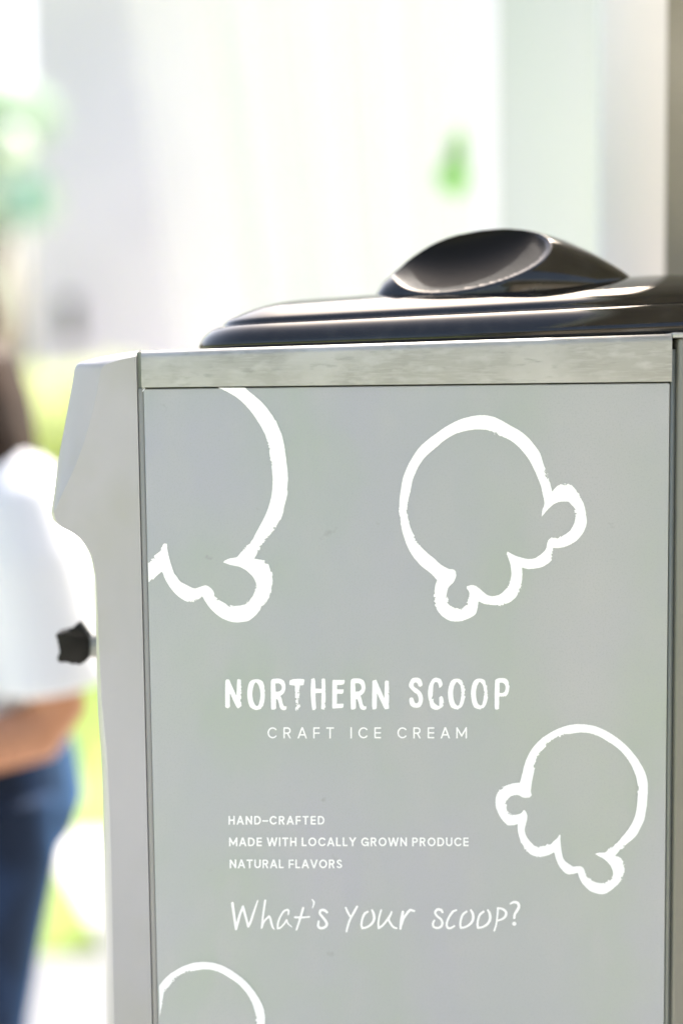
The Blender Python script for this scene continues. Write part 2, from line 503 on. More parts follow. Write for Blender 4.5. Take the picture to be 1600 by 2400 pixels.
loft(bm, [[(LXC + x, LYC + y, lz(LXC + x) + z) for x, y in rrect(0.0055, 0.07)] for z in (-0.0004, 0.0004)])
bm_obj('gasket', bm, M['gasket'], lid)

# grip: long dome with an oval finger recess in the near face
HXC = P(1176, 600, 0.12).x
HYC = 0.140
HD = 0.062
GP = [(880,681),(897,664),(915,648),(932,634),(960,609),(992,587),(1025,569),(1060,556),(1090,549),(1120,543.5),(1150,540),(1180,538.5),(1210,540),(1240,544),(1285,555),(1320,567),(1345,578),(1375,592),(1406,609),(1440,630),(1468,652)]
def gbase(x): return lz(x) + 0.0426 * hs(x)
gx = np.array([P(a, b, HYC).x for a, b in GP]); gh = np.array([max(0.0, P(a, b, HYC).z - gbase(P(a, b, HYC).x)) for a, b in GP])
gh[0] = gh[-1] = 0.0
HW = (gx[-1] - gx[0]) / 2; HXC = (gx[-1] + gx[0]) / 2; HH = gh.max()
def topline(x):
    k = np.searchsorted(gx, x) - 1
    k = max(0, min(len(gx) - 2, k))
    m_ = lambda i: (gh[min(i+1, len(gx)-1)] - gh[max(i-1, 0)]) / (gx[min(i+1, len(gx)-1)] - gx[max(i-1, 0)])
    L_ = gx[k+1] - gx[k]; t = min(1, max(0, (x - gx[k]) / L_))
    return max(0.0, (2*t**3-3*t*t+1)*gh[k] + (t**3-2*t*t+t)*L_*m_(k) + (-2*t**3+3*t*t)*gh[k+1] + (t**3-t*t)*L_*m_(k+1))
RX, RA = P(1106, 600, HYC - .05).x, 188 * 1.285 / FPX
RZ, RB = 0.0262, 0.0250
bm = bmesh.new()
NU, NV = 240, 130
qq = {}
grid = []
for i in range(NU + 1):
    t = -math.cos(math.pi * i / NU)
    x = HXC + t * HW
    hgt = topline(x) + 0.0006
    wd = HD * (0.30 + 0.70 * math.sqrt(max(0, 1 - t * t)))
    row = []
    for j in range(NV + 1):
        a = math.pi * j / NV
        cy_ = -math.cos(a); sz = math.sin(a)
        y = HYC + wd * cy_
        z = hgt * sz
        dz = 0.010 * (1 - sz) ** 1.5
        if cy_ < 0.1:
            ex = (x - RX) / RA
            ez = (z - RZ) / RB - 0.30 * ex - 0.12 * (1 - ex * ex)
            q = math.sqrt(ex * ex + ez * ez)
            qq[(i, j)] = q
            if q < 1.0:
                # a real bowl: a paraboloid sunk behind the chord between its lower and upper lips
                half = RB * math.sqrt(max(0.0, 1 - ex * ex))
                zc = RZ + RB * (0.30 * ex + 0.12 * (1 - ex * ex))
                zh = min(zc + half, 0.975 * hgt); zl = max(zc - half, 0.0)
                yd = lambda zz_: HYC - wd * math.sqrt(max(0.0, 1 - min(1.0, zz_ / hgt) ** 2))
                k = min(1.0, max(0.0, (z - zl) / max(1e-6, zh - zl)))
                y = max(y, yd(zl) + (yd(zh) - yd(zl)) * k + 0.019 * (1 - q * q)) if q < 0.97 else max(y, y * (q - .97) / .03 + (yd(zl) + (yd(zh) - yd(zl)) * k + 0.019 * (1 - q * q)) * (1 - q) / .03)
        zb = lz(x) + 0.0426 * hs(x)
        row.append(bm.verts.new((x, y, zb + z - dz)))
    grid.append(row)
bm2 = bmesh.new(); v2 = {}
def g2(i, j):
    if (i, j) not in v2: v2[(i, j)] = bm2.verts.new(grid[i][j].co)
    return v2[(i, j)]
for i in range(NU):
    for j in range(NV):
        c = ((i, j), (i + 1, j), (i + 1, j + 1), (i, j + 1))
        if max(qq.get(k, 9) for k in c) < 0.95: bm2.faces.new([g2(*k) for k in c])
        else: bm.faces.new([grid[a][b] for a, b in c])
bmesh.ops.delete(bm, geom=[v for v in bm.verts if not v.link_faces], context='VERTS')
bmesh.ops.remove_doubles(bm, verts=bm.verts, dist=1e-6)
grip = bm_obj('grip', bm, M['black'], lid, True, R(70))
bm_obj('finger_recess', bm2, M['recess'], grip, True, R(70))

# ------------------------------------------------------------------ white print on the side panel
YP = -0.0004
_rng = np.random.RandomState(5)
_lat = _rng.rand(512, 512) * 2 - 1
def vnoise(X, Y, s):
    x = X / s; y = Y / s
    xi = np.floor(x).astype(int); yi = np.floor(y).astype(int)
    fx = x - xi; fy = y - yi
    fx = fx * fx * (3 - 2 * fx); fy = fy * fy * (3 - 2 * fy)
    L = lambda a, b: _lat[a % 512, b % 512]
    return (L(xi, yi) * (1 - fx) + L(xi + 1, yi) * fx) * (1 - fy) + (L(xi, yi + 1) * (1 - fx) + L(xi + 1, yi + 1) * fx) * fy

def spline(pts, k=4, ang=42, closed=True):
    n = len(pts)
    V = [np.array(p, float) for p in pts]
    def corner(i):
        if not closed and (i <= 0 or i >= n - 1): return True
        a = V[i] - V[i-1]; b = V[(i+1) % n] - V[i]
        c = np.dot(a, b) / (np.linalg.norm(a) * np.linalg.norm(b) + 1e-9)
        return math.degrees(math.acos(max(-1, min(1, c)))) > ang
    cs = [corner(i) for i in range(n)]
    out = []
    for i in range(n if closed else n - 1):
        p1, p2 = V[i], V[(i+1) % n]
        p0 = V[i-1] if not cs[i] else p1 - (p2 - p1) * 0.5
        p3 = V[(i+2) % n] if not cs[(i+1) % n] else p2 + (p2 - p1) * 0.5
        L_ = np.linalg.norm(p2 - p1)
        a = np.linalg.norm(p1 - p0) + 1e-9; c = np.linalg.norm(p3 - p2) + 1e-9
        m1 = (p2 - p0) / (L_ + a) * L_; m2 = (p3 - p1) / (L_ + c) * L_
        for j in range(k):
            t = j / k
            out.append((2*t**3 - 3*t*t + 1) * p1 + (t**3 - 2*t*t + t) * m1 + (-2*t**3 + 3*t*t) * p2 + (t**3 - t*t) * m2)
    if not closed: out.append(V[-1])
    return np.array(out)

def sd_poly(X, Y, polys):
    """signed distance (negative inside), even-odd over several closed outlines"""
    D = np.full(X.shape, 1e9); ins = np.zeros(X.shape, bool)
    for poly in polys:
        A = poly; B = np.roll(poly, -1, axis=0)
        for (ax, ay), (bx, by) in zip(A, B):
            dx, dy = bx - ax, by - ay
            l2 = dx * dx + dy * dy + 1e-12
            t = np.clip(((X - ax) * dx + (Y - ay) * dy) / l2, 0, 1)
            D = np.minimum(D, (X - ax - t * dx) ** 2 + (Y - ay - t * dy) ** 2)
            if ay != by:
                c = ((ay > Y) != (by > Y)) & (X < dx * (Y - ay) / dy + ax)
                ins ^= c
    D = np.sqrt(D)
    return np.where(ins, -D, D)

def sd_strokes(X, Y, strokes):
    """strokes: list of (points, radii)"""
    D = np.full(X.shape, 1e9)
    for pts, rad in strokes:
        for i in range(len(pts) - 1):
            ax, ay = pts[i]; bx, by = pts[i+1]
            dx, dy = bx - ax, by - ay
            t = np.clip(((X - ax) * dx + (Y - ay) * dy) / (dx * dx + dy * dy + 1e-12), 0, 1)
            D = np.minimum(D, np.hypot(X - ax - t * dx, Y - ay - t * dy) - (rad[i] + (rad[i+1] - rad[i]) * t))
    return D

class Print:
    def __init__(s): s.v = []; s.f = []; s.key = {}
    def vert(s, x, y):
        k = (round(x, 3), round(y, 3))
        i = s.key.get(k)
        if i is None:
            i = len(s.v); s.key[k] = i
            q = P(x, y, YP); s.v.append((q.x, YP, q.z))
        return i
    def field(s, x0, y0, h, D):
        """marching squares: cells wholly inside are merged into runs"""
        ny, nx = D.shape
        ins = D < 0
        full = ins[:-1, :-1] & ins[1:, :-1] & ins[:-1, 1:] & ins[1:, 1:]
        anyc = ins[:-1, :-1] | ins[1:, :-1] | ins[:-1, 1:] | ins[1:, 1:]
        for j in range(ny - 1):
            row = full[j]
            idx = np.flatnonzero(np.diff(np.concatenate(([0], row.astype(int), [0]))))
            for a, b in zip(idx[::2], idx[1::2]):
                X0, X1, Y0, Y1 = x0 + a * h, x0 + b * h, y0 + j * h, y0 + (j + 1) * h
                s.f.append((s.vert(X0, Y0), s.vert(X0, Y1), s.vert(X1, Y1), s.vert(X1, Y0)))
        for j, i in zip(*np.nonzero(anyc & ~full)):
            c = [(i, j), (i, j + 1), (i + 1, j + 1), (i + 1, j)]
            poly = []
            for k in range(4):
                (ia, ja), (ib, jb) = c[k], c[(k + 1) % 4]
                va, vb = D[ja, ia], D[jb, ib]
                if va < 0: poly.append(s.vert(x0 + ia * h, y0 + ja * h))
                if (va < 0) != (vb < 0):
                    t = va / (va - vb)
                    poly.append(s.vert(x0 + (ia + (ib - ia) * t) * h, y0 + (ja + (jb - ja) * t) * h))
            p2 = []
            for q in poly:
                if not p2 or p2[-1] != q: p2.append(q)
            if len(p2) > 1 and p2[0] == p2[-1]: p2.pop()
            if len(p2) >= 3 and len(set(p2)) == len(p2): s.f.append(tuple(p2))
    def obj(s, name, label, parent):
        me = bpy.data.meshes.new(name)
        me.from_pydata(s.v, [], s.f)
        me.materials.append(M['print']); me.update()
        o = link(name, me, parent)
        if label: o['label'] = label
        return o

def rough(X, Y, D, spots, base=0.5, gain=1.7):
    amp = np.full(X.shape, base)
    for (x, y, r, a) in spots:
        amp = np.maximum(amp, gain * a * np.exp(-((X - x) ** 2 + (Y - y) ** 2) / (r * r)))
    n = vnoise(X + 31, Y, 2.3) * 0.75 + vnoise(X, Y + 77, 5.0) * 0.4
    return D + amp * (n + 0.25)

def grid_of(pts, h, pad=5):
    a = np.concatenate(pts)
    x0, y0 = a.min(0) - pad; x1, y1 = a.max(0) + pad
    nx = int((x1 - x0) / h) + 2; ny = int((y1 - y0) / h) + 2
    X, Y = np.meshgrid(x0 + np.arange(nx) * h, y0 + np.arange(ny) * h)
    return x0, y0, X, Y

def zz(pts, ox, oy, sc): return [(ox + u / sc, oy + v / sc) for u, v in pts]

# --- scoop drawings
s2o = [(685,98),(770,110),(830,138),(900,178),(960,212),(1015,258),(1060,310),(1100,368),(1120,430),(1145,500),(1168,570),(1185,640),(1215,605),(1250,585),(1300,585),(1340,610),(1375,655),(1400,705),(1415,750),(1424,800),(1430,860),(1410,920),(1370,975),(1320,1012),(1270,1032),(1225,1040),(1192,1037),(1190,1080),(1175,1130),(1140,1160),(1090,1180),(1018,1187),(973,1178),(975,1240),(965,1310),(945,1365),(910,1405),(870,1430),(820,1445),(770,1443),(705,1434),(665,1416),(660,1460),(643,1508),(590,1540),(535,1558),(470,1555),(420,1530),(380,1488),(358,1440),(350,1380),(358,1310),(372,1265),(330,1220),(260,1165),(200,1095),(155,1010),(122,900),(107,800),(103,770),(110,670),(128,560),(155,480),(200,395),(250,325),(310,270),(362,232),(430,183),(520,136),(600,110)]
s2i = [(680,202),(730,207),(800,240),(870,268),(920,300),(975,355),(1020,415),(1055,480),(1085,550),(1105,600),(1115,650),(1130,722),(1115,770),(1110,818),(1150,772),(1190,735),(1235,713),(1300,712),(1335,750),(1348,800),(1340,860),(1310,915),(1260,950),(1215,965),(1180,963),(1155,985),(1142,1040),(1120,1070),(1065,1108),(1015,1115),(945,1098),(900,1080),(870,1062),(862,1080),(878,1120),(892,1170),(895,1230),(880,1290),(855,1330),(815,1365),(765,1378),(720,1365),(650,1308),(615,1300),(582,1308),(582,1325),(598,1350),(595,1400),(580,1440),(545,1468),(500,1462),(460,1430),(442,1380),(448,1330),(462,1308),(490,1280),(508,1235),(506,1205),(490,1190),(455,1185),(400,1155),(350,1110),(290,1060),(235,1000),(210,950),(185,890),(170,820),(163,760),(172,690),(185,640),(202,555),(225,500),(250,450),(300,385),(370,325),(430,275),(500,235),(570,213),(630,203)]
s3o = [(830,134),(900,140),(970,155),(1060,195),(1160,260),(1230,320),(1300,400),(1345,465),(1385,540),(1400,585),(1410,640),(1410,720),(1403,830),(1393,890),(1378,960),(1345,1030),(1315,1085),(1270,1130),(1210,1180),(1165,1225),(1133,1258),(1180,1280),(1205,1320),(1214,1370),(1205,1430),(1180,1480),(1130,1530),(1085,1565),(1040,1588),(980,1586),(920,1563),(870,1520),(835,1470),(810,1405),(785,1415),(725,1418),(680,1385),(645,1335),(620,1270),(612,1230),(560,1257),(480,1272),(420,1255),(375,1220),(340,1180),(315,1110),(300,1045),(299,993),(260,1000),(215,1003),(160,945),(125,880),(110,820),(115,750),(145,695),(190,660),(250,642),(318,634),(335,570),(360,470),(400,380),(450,310),(520,245),(630,180),(720,147),(770,137)]
s3i = [(840,208),(915,215),(990,240),(1060,280),(1130,325),(1190,378),(1240,440),(1280,510),(1310,590),(1322,650),(1323,740),(1318,820),(1305,900),(1275,980),(1230,1050),(1190,1098),(1140,1155),(1080,1195),(1045,1230),(990,1233),(958,1243),(985,1262),(1030,1285),(1070,1320),(1098,1360),(1110,1410),(1090,1460),(1055,1480),(1015,1493),(965,1485),(920,1458),(880,1410),(865,1370),(840,1350),(815,1348),(770,1353),(700,1298),(680,1250),(670,1170),(665,1120),(668,1083),(655,1078),(640,1105),(590,1145),(540,1168),(480,1180),(430,1160),(385,1110),(365,1065),(360,1035),(372,985),(384,935),(378,900),(360,870),(345,872),(330,895),(290,908),(240,908),(212,880),(200,830),(210,790),(235,758),(280,742),(310,745),(345,764),(400,765),(420,745),(414,700),(425,620),(440,550),(450,490),(465,430),(505,370),(560,305),(620,255),(700,230),(780,215)]
s1 = [(760,98),(1005,98),(1060,140),(1130,195),(1200,265),(1275,368),(1283,388),(1297,395),(1310,435),(1350,530),(1372,640),(1385,740),(1397,840),(1400,920),(1393,985),(1395,1035),(1370,1140),(1355,1210),(1337,1262),(1325,1270),(1285,1345),(1240,1400),(1190,1460),(1140,1540),(1105,1602),(1180,1615),(1220,1650),(1250,1700),(1265,1770),(1262,1850),(1240,1930),(1190,2010),(1140,2075),(1060,2145),(1000,2158),(950,2163),(880,2150),(800,2112),(740,2060),(690,2000),(650,1932),(610,1965),(560,1985),(525,1982),(460,1950),(400,1895),(355,1835),(320,1770),(305,1730),(295,1718),(240,1765),(200,1795),(140,1822),(135,1672),(200,1620),(240,1570),(295,1520),(305,1480),(320,1467),(343,1472),(350,1540),(370,1620),(405,1730),(430,1760),(457,1800),(520,1835),(580,1862),(620,1852),(675,1836),(710,1847),(750,1890),(770,1945),(820,1975),(870,2005),(930,2012),(1000,2008),(1050,1975),(1090,1930),(1110,1880),(1118,1820),(1090,1760),(1040,1712),(990,1682),(940,1667),(890,1657),(833,1635),(845,1620),(890,1600),(955,1587),(985,1550),(1040,1490),(1090,1435),(1110,1395),(1150,1320),(1190,1245),(1225,1160),(1250,1070),(1262,980),(1264,900),(1258,820),(1245,740),(1232,650),(1210,550),(1180,480),(1130,395),(1070,310),(1000,235),(930,180),(850,135)]

def left_line(Y): return 335.5 + (Y - 905) * 0.0262      # left edge of the panel in the photograph
def scoop(polys, spots, label, h=1.0, clip=True):
    pl = [spline(p, 4) for p in polys]
    x0, y0, X, Y = grid_of(pl, h)
    D = sd_poly(X, Y, pl)
    D = rough(X, Y, D, spots)
    if clip:
        D = np.maximum(D, left_line(Y) + 0.6 - X)
        D = np.maximum(D, 908.5 - Y)
    pr = Print(); pr.field(x0, y0, h, D)
    return pr.obj('scoop_drawing', label, side)

sA = lambda p: zz(p, 900, 940, 3.0154)
sB = lambda p: zz(p, 1130, 1660, 3.6465)
sC = lambda p: zz(p, 300, 880, 3.7333)
spA = [(x, y, r, a) for (x, y), r, a in zip(sA([(1145,520),(165,790),(230,985),(785,235),(1270,590),(1345,790),(1385,660),(1190,1090),(890,1290),(965,1330),(355,1400),(460,1420),(590,1420),(520,1475),(830,1440),(1230,960)]), [14,22,14,14,14,12,14,12,14,14,16,14,12,12,12,10], [4,3,3,3,3,3,3,3,3,3,3.5,3.5,3,3,3,3])]
scoop([sA(s2o), sA(s2i)], spA, 'upright brush-drawn scoop outline at the upper right of the panel')
spB = [(x, y, r, a) for (x, y), r, a in zip(sB([(680,235),(560,300),(480,400),(450,500),(1322,690),(1200,1190),(1100,1190),(1205,1330),(1200,1450),(900,1440),(1090,1440),(1060,1480),(480,1180),(560,1160),(350,1190),(480,1270),(200,820),(230,890),(200,655),(155,690)]), [12,14,12,10,12,14,12,12,12,12,10,10,12,10,12,10,10,10,10,10], [3]*20)]
scoop([sB(s3o), sB(s3i)], spB, 'tilted brush-drawn scoop outline at the lower right of the panel')
spC = [(x, y, r, a) for (x, y), r, a in zip(sC([(1225,620),(1245,760),(1270,1340),(1200,1430),(1150,1520),(1040,1500),(1200,1640),(1260,1750),(1250,1900),(1180,2010),(1110,1860),(1040,1975),(900,2005),(780,1945),(570,1980),(200,1795),(220,1600),(285,1530)]), [12,12,12,12,12,12,12,14,14,14,10,12,12,10,12,12,12,10], [3.5]*18)]
scoop([sC(s1)], spC, 'large brush-drawn scoop outline cut off by the upper left corner of the panel')
def s4(p):
    ax, ay = 1130 + 830 / 3.6465, 1660 + 134 / 3.6465
    return [(477 + (x - ax) * 0.906, 2254 + (y - ay) * 0.906) for x, y in sB(p)]
sp4 = [((477 + (x - 1357.6) * 0.906), 2254 + (y - 1696.7) * 0.906, r, a) for x, y, r, a in spB]
scoop([s4(s3o), s4(s3i)], sp4, 'brush-drawn scoop outline cut off at the bottom left of the panel')
# stray flake of print in the very corner
pr = Print()
x0, y0, X, Y = grid_of([np.array([(334, 909), (341, 918)])], 0.5, 2)
D = sd_strokes(X, Y, [([(334.5, 909.5), (340.5, 909.5)], [.7, .5]), ([(336, 914.5), (340.5, 910.5)], [1.3, .4]), ([(334.5, 917), (337, 914.5)], [1, 1])])
pr.field(x0, y0, 0.5, D); pr.obj('print_flake', None, side)

# --- NORTHERN SCOOP, traced as brush outlines (outline + counters)
A_ = (510, 1570, 3.7333); B_ = (930, 1570, 5.6)
NS = [
 (A_, [[(68,95),(75,86),(86,80),(92,86),(100,82),(165,225),(169,120),(172,84),(182,79),(205,86),(208,200),(209,300),(212,316),(180,338),(165,325),(109,205),(108,325),(90,337),(72,330),(67,320)]], [(205,200,6,3.5),(205,260,6,3.5),(205,150,5,3)]),
 (A_, [[(338,81),(365,84),(392,100),(406,130),(413,175),(414,215),(411,260),(402,305),(385,335),(362,347),(335,352),(305,340),(282,322),(266,275),(259,210),(264,155),(280,105),(305,87)],
       [(333,108),(345,116),(362,145),(373,195),(373,240),(364,290),(356,313),(340,315),(324,298),(309,255),(305,205),(312,155),(322,125)]], [(408,200,5,3.5),(400,150,5,3),(400,320,5,2.5)]),
 (A_, [[(465,100),(470,86),(485,78),(535,75),(565,84),(585,105),(594,145),(590,180),(575,208),(549,228),(560,250),(572,300),(583,318),(604,318),(602,345),(585,355),(560,348),(545,330),(535,290),(525,262),(512,254),(512,340),(495,348),(472,348),(467,330)],
       [(505,120),(535,119),(552,128),(561,150),(558,172),(540,187),(510,190)]], []),
 (A_, [[(632,90),(655,82),(705,77),(750,80),(761,86),(753,130),(742,135),(720,136),(716,200),(716,250),(712,300),(727,318),(718,350),(705,348),(690,360),(681,340),(685,310),(677,240),(675,138),(630,132),(626,115)]], [(712,200,7,5),(705,250,7,5),(712,300,7,5),(690,330,7,5),(712,340,8,6)]),
 (A_, [[(818,80),(845,71),(852,88),(855,130),(856,163),(909,165),(908,82),(920,73),(940,78),(945,200),(942,340),(925,348),(905,343),(908,201),(856,205),(858,270),(862,335),(850,352),(828,353),(820,300),(813,200)]], [(940,300,6,4),(942,180,5,3),(935,335,6,4)]),
 (A_, [[(1003,100),(1008,86),(1108,87),(1112,97),(1104,125),(1090,130),(1045,133),(1044,170),(1103,170),(1100,200),(1088,211),(1044,208),(1043,296),(1102,295),(1100,325),(1090,334),(1008,339),(1001,330)]], []),
 (A_, [[(1162,100),(1168,84),(1185,75),(1235,75),(1265,84),(1283,105),(1291,145),(1288,180),(1275,206),(1249,226),(1258,250),(1270,300),(1281,318),(1301,318),(1300,342),(1283,353),(1257,347),(1243,330),(1233,290),(1222,260),(1209,254),(1209,335),(1192,346),(1168,347),(1163,330)],
       [(1202,118),(1232,118),(1248,127),(1257,150),(1255,170),(1237,187),(1205,190)]], []),
 (A_, [[(1352,95),(1384,84),(1390,95),(1457,248),(1461,100),(1470,93),(1495,95),(1498,180),(1498,340),(1463,346),(1450,325),(1394,205),(1391,335),(1378,345),(1353,347),(1349,300)]], [(1496,200,4,2.5),(1496,290,4,2.5)]),
 (B_, [[(245,101),(275,102),(308,120),(325,150),(333,190),(328,210),(300,224),(278,210),(270,185),(255,167),(235,166),(220,178),(216,200),(225,222),(255,242),(290,268),(318,300),(333,335),(340,380),(333,430),(312,475),(285,494),(245,498),(205,488),(175,462),(160,420),(160,385),(172,362),(190,360),(210,368),(225,410),(238,437),(262,437),(276,425),(282,395),(275,350),(262,320),(230,300),(190,262),(162,230),(155,200),(165,160),(190,118),(215,104)]], []),
 (B_, [[(505,101),(535,104),(572,122),(588,150),(596,190),(585,215),(553,241),(545,200),(533,170),(515,160),(495,163),(480,190),(473,240),(470,300),(468,350),(480,410),(500,445),(530,465),(551,474),(552,420),(550,365),(565,350),(582,342),(598,355),(608,385),(614,430),(612,460),(595,485),(575,500),(545,520),(510,526),(470,515),(440,490),(425,430),(410,370),(404,300),(413,220),(430,175),(450,140),(470,115)]], [(470,380,6,3),(610,440,5,2.5)]),
 (B_, [[(785,114),(815,118),(850,140),(880,190),(893,250),(898,310),(890,370),(870,440),(845,490),(815,512),(785,521),(750,512),(710,495),(685,440),(670,360),(667,290),(680,210),(705,150),(740,120)],
       [(780,157),(800,170),(825,205),(838,260),(841,310),(835,370),(822,430),(812,462),(790,467),(765,445),(745,395),(736,330),(738,265),(752,205)]], [(865,190,6,3),(885,240,6,3),(885,315,8,4),(800,512,6,2.5)]),
 (B_, [[(1085,114),(1115,118),(1150,140),(1178,190),(1191,250),(1196,310),(1189,370),(1170,440),(1143,490),(1115,512),(1085,521),(1050,512),(1010,495),(985,440),(970,360),(967,290),(980,210),(1003,150),(1040,120)],
       [(1080,157),(1100,170),(1123,205),(1136,260),(1139,310),(1133,370),(1122,430),(1112,462),(1090,467),(1063,445),(1043,395),(1035,330),(1037,265),(1052,205)]], [(1163,190,6,3),(1183,240,6,3),(1183,315,8,4),(1100,512,6,2.5)]),
 (B_, [[(1283,135),(1310,115),(1345,107),(1400,107),(1435,122),(1460,155),(1470,210),(1466,270),(1450,320),(1425,348),(1385,355),(1338,358),(1338,440),(1336,510),(1318,523),(1285,521),(1278,480),(1277,300)],
       [(1344,170),(1380,170),(1408,185),(1420,220),(1418,260),(1405,290),(1380,302),(1342,302)]], [(1466,210,5,2),(1380,356,6,2)]),
]
pr = Print()
for (ox, oy, sc), polys, spots in NS:
    pl = [spline(zz(p, ox, oy, sc), 3, 38) for p in polys]
    x0, y0, X, Y = grid_of(pl, 0.8, 3)
    D = sd_poly(X, Y, pl)
    D = rough(X, Y, D, [(ox + x / sc, oy + y / sc, r, a) for x, y, r, a in spots], 0.2, 1.3)
    pr.field(x0, y0, 0.8, D)
pr.obj('name_lettering', 'brush lettering NORTHERN SCOOP', side)

# --- sans capitals built from centre lines (unit cap height, y downwards)
def arc(cx, cy, rx, ry, a0, a1, n=18):
    return [(cx + rx * math.cos(R(a0 + (a1 - a0) * k / n)), cy - ry * math.sin(R(a0 + (a1 - a0) * k / n))) for k in range(n + 1)]
def glyphs(b):
    """b: half stroke as a fraction of cap height"""
    t, l = b, 1 - b
    G = {}
    G['A'] = (0.80, [[(b*.6, 1), (0.40, 0)], [(0.40, 0), (0.80 - b*.6, 1)], [(0.16, 0.68), (0.64, 0.68)]])
    G['C'] = (0.84, [arc(0.46, 0.5, 0.46 - b, 0.5 - b, 42, 318, 26)])
    G['D'] = (0.78, [[(b, t), (b, l)], [(b, t), (0.34, t)] + arc(0.34, 0.5, 0.44 - b, 0.5 - b, 90, -90) + [(b, l)]])
    G['E'] = (0.60, [[(b, t), (b, l)], [(b, t), (0.60, t)], [(b, 0.5), (0.55, 0.5)], [(b, l), (0.60, l)]])
    G['F'] = (0.58, [[(b, t), (b, 1)], [(b, t), (0.58, t)], [(b, 0.53), (0.54, 0.53)]])
    G['G'] = (0.88, [arc(0.46, 0.5, 0.46 - b, 0.5 - b, 42, 345, 26) , [(0.50, 0.56), (0.88 - b, 0.56)], [(0.88 - b, 0.56), (0.88 - b, 1)]])
    G['H'] = (0.73, [[(b, 0), (b, 1)], [(0.73 - b, 0), (0.73 - b, 1)], [(b, 0.5), (0.73 - b, 0.5)]])
    G['I'] = (2 * b, [[(b, 0), (b, 1)]])
    G['L'] = (0.56, [[(b, 0), (b, l)], [(b, l), (0.56, l)]])
    G['M'] = (0.96, [[(b, 1), (b, b)], [(b, b*.8), (0.48, 0.78)], [(0.48, 0.78), (0.96 - b, b*.8)], [(0.96 - b, b), (0.96 - b, 1)]])
    G['N'] = (0.76, [[(b, 1), (b, b)], [(b, b*.8), (0.76 - b, 1 - b*.8)], [(0.76 - b, 0), (0.76 - b, 1 - b)]])
    G['O'] = (0.92, [arc(0.46, 0.5, 0.46 - b, 0.5 - b, 0, 360, 34)])
    G['P'] = (0.66, [[(b, t), (b, 1)], [(b, t), (0.36, t)] + arc(0.36, 0.31, 0.30 - b, 0.31 - b, 90, -90) + [(b, 0.62 - b)]])
    G['R'] = (0.70, [[(b, t), (b, 1)], [(b, t), (0.36, t)] + arc(0.36, 0.30, 0.30 - b, 0.30 - b, 90, -90) + [(b, 0.60 - b)], [(0.36, 0.60 - b), (0.68 - b, 1)]])
    G['S'] = (0.64, [arc(0.32, 0.27, 0.29 - b, 0.27 - b, 25, 250, 18)[:-1] + [(0.32, 0.5)] + arc(0.32, 0.73, 0.32 - b, 0.27 - b, 75, -155, 18)])
    G['T'] = (0.70, [[(0, t), (0.70, t)], [(0.35, t), (0.35, 1)]])
    G['U'] = (0.74, [[(b, 0), (b, 0.63)] + arc(0.37, 0.63, 0.37 - b, 0.37 - b, 180, 360) + [(0.74 - b, 0)]])
    G['V'] = (0.80, [[(b*.6, 0), (0.40, 1)], [(0.40, 1), (0.80 - b*.6, 0)]])
    G['W'] = (1.16, [[(b*.6, 0), (0.31, 1)], [(0.31, 1), (0.58, 0.06)], [(0.58, 0.06), (0.85, 1)], [(0.85, 1), (1.16 - b*.6, 0)]])
    G['Y'] = (0.76, [[(b*.6, 0), (0.38, 0.55)], [(0.38, 0.55), (0.76 - b*.6, 0)], [(0.38, 0.55), (0.38, 1)]])
    G['-'] = (0.54, [[(0, 0.58), (0.54, 0.58)]])
    return G
def caps(text, xa, xb, ya, yb, half, label, name, space=0.42, h=0.55, wscale=1.0):
    """one line of capitals between xa and xb; strokes end square on cap line and baseline"""
    H = yb - ya
    G = glyphs(half / H)
    nat = sum((G[c][0] * wscale if c != ' ' else space) for c in text) * H
    gaps = sum(1 for a, b in zip(text, text[1:]) )
    tr_ = (xb - xa - nat) / gaps
    x = xa
    pr = Print()
    for c in text:
        if c == ' ':
            x += space * H + tr_; continue
        w, st = G[c]
        w *= wscale
        strokes = [(np.array([(x + u * wscale * H, ya + v * H) for u, v in s_]), [half] * len(s_)) for s_ in st]
        x0, y0, X, Y = grid_of([s_[0] for s_ in strokes], h, 4)
        D = sd_strokes(X, Y, strokes)
        D = np.maximum(D, np.maximum(ya - 0.15 - Y, Y - yb - 0.15))       # square the ends
        if c in 'EFLT': D = np.maximum(D, np.maximum(x - X, X - x - w * H))
        pr.field(x0, y0, h, D)
        x += w * H + tr_
    return pr.obj(name, label, side)
caps('CRAFT ICE CREAM', 626.9, 1093.6, 1704.4, 1730.6, 1.75, 'thin spaced capitals CRAFT ICE CREAM', 'tagline_lettering', space=0.30)
caps('HAND-CRAFTED', 535.6, 760.3, 1912.2, 1932.6, 1.9, 'capitals HAND-CRAFTED', 'claim_lettering', space=.3, wscale=1.0)
caps('MADE WITH LOCALLY GROWN PRODUCE', 536.8, 1097.2, 1962.7, 1983.4, 1.9, 'capitals MADE WITH LOCALLY GROWN PRODUCE', 'claim_lettering', space=.20)
caps('NATURAL FLAVORS', 538.3, 801.5, 2014.3, 2035.0, 1.9, 'capitals NATURAL FLAVORS', 'claim_lettering', space=.20)

